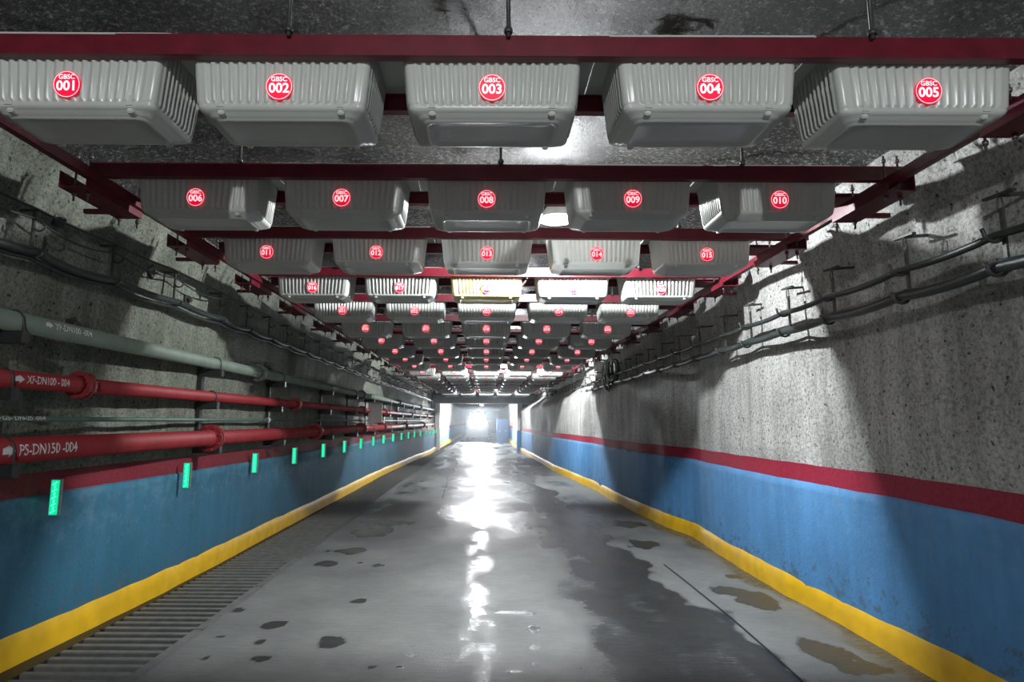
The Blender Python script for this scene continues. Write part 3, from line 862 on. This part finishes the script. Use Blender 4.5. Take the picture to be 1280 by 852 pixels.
# ------------------------------------------------------------------ right cable run on T hangers
RHX = 2.70
RH = [at_x(px, 330, RHX).y for px in (1255, 1130, 1036, 980, 932, 900)]
RH = [RH[0] - 0.85] + RH
while RH[-1] < 31: RH.append(RH[-1] + 0.8)
RZT = at_x(1125, 297, RHX).z; RZ1 = at_x(1120, 338, RHX).z; RZ2 = at_x(1130, 370, RHX).z
def right_hanger():
    r = empty('cable_hanger', (0, 0, 0))
    m_ = MB(); m_.bar((0.02, -0.085, RZT), (0.02, 0.10, RZT + 0.01), 0.026, 0.014); m_.bar((0.02, 0, RZT), (0.26, 0.0, RZT + 0.02), 0.018, 0.018); m_.build('top_bar', M['dsteel'], r)
    c = MB()
    c.tube([(0.015 + 0.0 * k, 0.018 * math.sin(k * PI / 4), RZT - 0.055 + 0.05 * math.cos(k * PI / 4)) for k in range(8)], 0.004, 6, closed=True); c.build('link', M['dsteel'], r)
    MB().bar((0.02, 0, RZT - 0.07), (0.02, 0, RZ2 - 0.03), 0.022, 0.014).build('strap', M['dsteel'], r)
    for zz in (RZ1, RZ2):
        c = MB(); c.tube([(0.018, 0, zz + 0.02)] + [(-0.035 + 0.055 * math.cos(-a_), 0, zz + 0.052 * math.sin(-a_)) for a_ in [i * PI / 9 for i in range(10)]] + [(-0.098, 0, zz + 0.02)], 0.010, 8)
        c.build('hook', M['dsteel'], r)
    return r
def rhx(y): return 2.70
p = right_hanger()
for i, y in enumerate(RH):
    q = p if i == 0 else copy_tree(p); q.location = (rhx(y), y, 0)
    tag(q, 'dark steel cable hanger on the right wall, %s from the near end' % ordn(i + 1), 'hanger', 'cable hangers on the right wall')
G2 = 'cables on the right wall'
cable('power_cable', RH, lambda y: rhx(y) - 0.03, RZ1 - 0.018, 0.022, 'dark cable in the upper hooks of the right wall hangers', 0.018, grp=G2, seed=11)
cable('power_cable', RH, lambda y: rhx(y) - 0.045, RZ2 - 0.008, 0.032, 'thick dark cable in the lower hooks of the right wall hangers', 0.018, grp=G2, seed=12)
cable('signal_cable', RH, lambda y: rhx(y) - 0.002, RZ2 + 0.03, 0.013, 'slim cable above the thick lower cable on the right wall', 0.035, grp=G2, seed=13)

# rock bolts with washer plates in the left wall
def rock_bolt():
    r = empty('rock_bolt', (0, 0, 0))
    MB().box(-0.03, 0.002, -0.05, 0.05, -0.05, 0.05, 0.004).build('plate', M['dsteel'], r)
    MB().tube([(0.0, 0, 0), (0.05, 0, 0)], 0.011, 8).build('rod', M['dsteel'], r)
    MB().tube([(0.012, 0, 0), (0.035, 0, 0)], 0.024, 6).build('nut', M['dsteel'], r)
    return r
p = rock_bolt()
for i, (px, py, wh) in enumerate(((100, 275, 'above the nearest cable hooks'), (117, 405, 'just above the grey-green pipe near the viewer'), (205, 340, 'among the left cable hooks'), (342, 458, 'above the flange of the grey-green pipe'), (245, 375, 'below the left cables'))):
    q = p if i == 0 else copy_tree(p)
    c_ = at_x(px, py, -2.95); q.location = (wall_x(-1, c_.y, c_.z) + 0.01, c_.y, c_.z); q.rotation_euler = (0.4 * i, 0, 0)
    tag(q, 'rock bolt and plate in the left wall, ' + wh, 'rock bolt', 'rock bolts in the left wall')

# tangles of spare cable
def tangle(px, py, x, R, label, n_=7, seed=3):
    c = at_x(px, py, x); rnd = random.Random(seed); r = empty('cable_coil', (c.x, c.y, c.z))
    for k in range(n_):
        ox, oy, oz = rnd.uniform(-0.04, 0.06), rnd.uniform(-0.3, 0.3), rnd.uniform(-0.12, 0.12)
        rr = R * rnd.uniform(0.6, 1.15); t1 = rnd.uniform(-0.6, 0.6)
        pts = [(ox + rr * math.sin(t1) * math.cos(a_), oy + rr * 0.9 * math.cos(a_), oz + rr * math.sin(a_) * (1 + 0.1 * math.sin(3 * a_))) for a_ in [2 * PI * i / 28 for i in range(28)]]
        MB().tube(pts, 0.016, 8, closed=True).build('loop', M['galv'] if k % 2 else M['cable'], r)
    MB().box(-0.05, 0.2, -0.03, 0.03, -0.03, 0.03, 0.005).build('holding_peg', M['dsteel'], r)
    tag(r, label, 'cable coil', 'coils of spare cable on the right wall')
tangle(762, 468, 2.62, 0.28, 'tangled pale and black cable coils high on the right wall, nearer bundle')
tangle(690, 493, 2.62, 0.26, 'small tangled cable coil high on the right wall, farther bundle', 5, 8)

# dark cabinet beside the portal, blue cabinet beyond it
r = empty('control_cabinet', (2.42, 31.6, 1.35))
MB().box(-0.14, 0.20, -0.25, 0.25, 0, 1.05, 0.02).build('case', M['black'], r); MB().box(-0.155, -0.14, -0.2, 0.2, 0.08, 0.95, 0.004).build('door', M['dsteel'], r)
tag(r, 'black cabinet on the right wall just before the portal pillar', 'cabinet')
r = empty('blue_cabinet', (1.25, 44.5, 0))
MB().box(-0.45, 0.45, 0, 0.6, 0, 1.75, 0.03).build('case', M['bluedark'], r)
for sx in (-0.22, 0.22):
    dr = MB().box(sx - 0.2, sx + 0.2, -0.02, 0, 0.1, 1.65, 0.005).build('door', M['bluedark'], r)
    MB().box(sx - 0.02, sx + 0.02, -0.05, -0.02, 0.8, 0.95, 0.004).build('handle', M['galv'], dr)
tag(r, 'tall blue cabinet on the right beyond the far portal', 'cabinet')

# ------------------------------------------------------------------ drain covers
def drain_cover():
    r = empty('drain_cover', (0, 0, 0)); L = DC
    s_ = MB()
    for k in range(10):
        y0_ = (k + 0.22) * L / 10
        s_.box(-2.945, -2.225, y0_, y0_ + L / 10 * 0.46, -0.034, -0.002, 0.004)
    s_.build('slats', M['slat'], r)
    e = MB(); e.box(-2.235, -2.16, 0.006, L - 0.006, -0.05, 0.006, 0.005); e.build('edge_rail', M['slat'], r)
    e = MB(); e.box(-2.965, -2.935, 0.006, L - 0.006, -0.05, -0.002, 0.004); e.build('edge_rail', M['drain'], r)
    return r
DC = 1.2
p = drain_cover(); y = 0.0; i = 0
while y < 32.5:
    q = p if i == 0 else copy_tree(p); q.location = (0, y, 0)
    tag(q, 'slatted concrete drain cover along the left kerb, %s from the near end' % ordn(i + 1), 'drain cover', 'drain covers along the left kerb')
    y += DC; i += 1

# ------------------------------------------------------------------ far vehicle with glaring headlights
vp_ = at_y(597, 530, 46.0)
r = empty('vehicle', (vp_.x, 46.0, 0))
bd = MB(); bd.box(-0.85, 0.85, 0.0, 3.6, 0.35, 1.72, 0.08); bd.build('body', M['dsteel'], r)
MB().box(-0.78, 0.78, 0.7, 2.6, 1.70, 1.95, 0.10).build('cab', M['dsteel'], r)
MB().box(-0.68, 0.68, 0.675, 0.70, 1.74, 1.9, 0.01).build('windscreen', M['glass'], r)
MB().box(-0.85, 0.85, -0.09, 0.0, 0.36, 0.55, 0.02).build('bumper', M['black'], r)
for sx in (-0.45, 0.45):
    m_ = MB(); m_.tube([(sx * 0.8, -0.05, 1.45), (sx * 0.8, 0.02, 1.45)], 0.34, 24); m_.build('headlight', M['head'], r)
    m_ = MB(); m_.tube([(sx * 0.6, 0.0, 1.98), (sx * 0.6, 0.08, 1.98)], 0.25, 24); m_.build('added_roof_light', M['head'], r)  # roof lights added to merge with the headlights into one round glare
    for yy in (0.6, 2.9):
        m_ = MB(); m_.tube([(sx * 1.9 - 0.1, yy, 0.36), (sx * 1.9 + 0.1, yy, 0.36)], 0.36, 24); m_.build('wheel', M['black'], r)
    sd = bpy.data.lights.new('beam_light', 'SPOT'); sd.energy = 450; sd.spot_size = math.radians(70); sd.spot_blend = 0.6; sd.shadow_soft_size = 0.12; sd.color = (0.92, 0.96, 1)
    so = bpy.data.objects.new('beam_light', sd); COL.objects.link(so); so.parent = r; so.location = (sx, -0.15, 1.45); so.rotation_euler = (PI / 2, 0, PI)
tag(r, 'vehicle far down the tunnel with glaring white headlights', 'vehicle')

# ------------------------------------------------------------------ thin mist hanging in the far part of the tunnel
hm = bpy.data.materials.new('thin_mist'); hm.use_nodes = True; hn = hm.node_tree.nodes; hn.clear()
ho = hn.new('ShaderNodeOutputMaterial'); hv = hn.new('ShaderNodeVolumeScatter'); hv.inputs['Density'].default_value = 0.008; hv.inputs['Anisotropy'].default_value = 0.5
hv.inputs['Color'].default_value = (0.85, 0.93, 1, 1)
hm.node_tree.links.new(hv.outputs[0], ho.inputs['Volume'])
hz = MB().box(-2.5, 1.6, 10.0, 46.5, 0.03, 2.5).build('mist', hm); tag(hz, 'pale mist glowing in front of the far headlights', 'mist', kind='stuff')
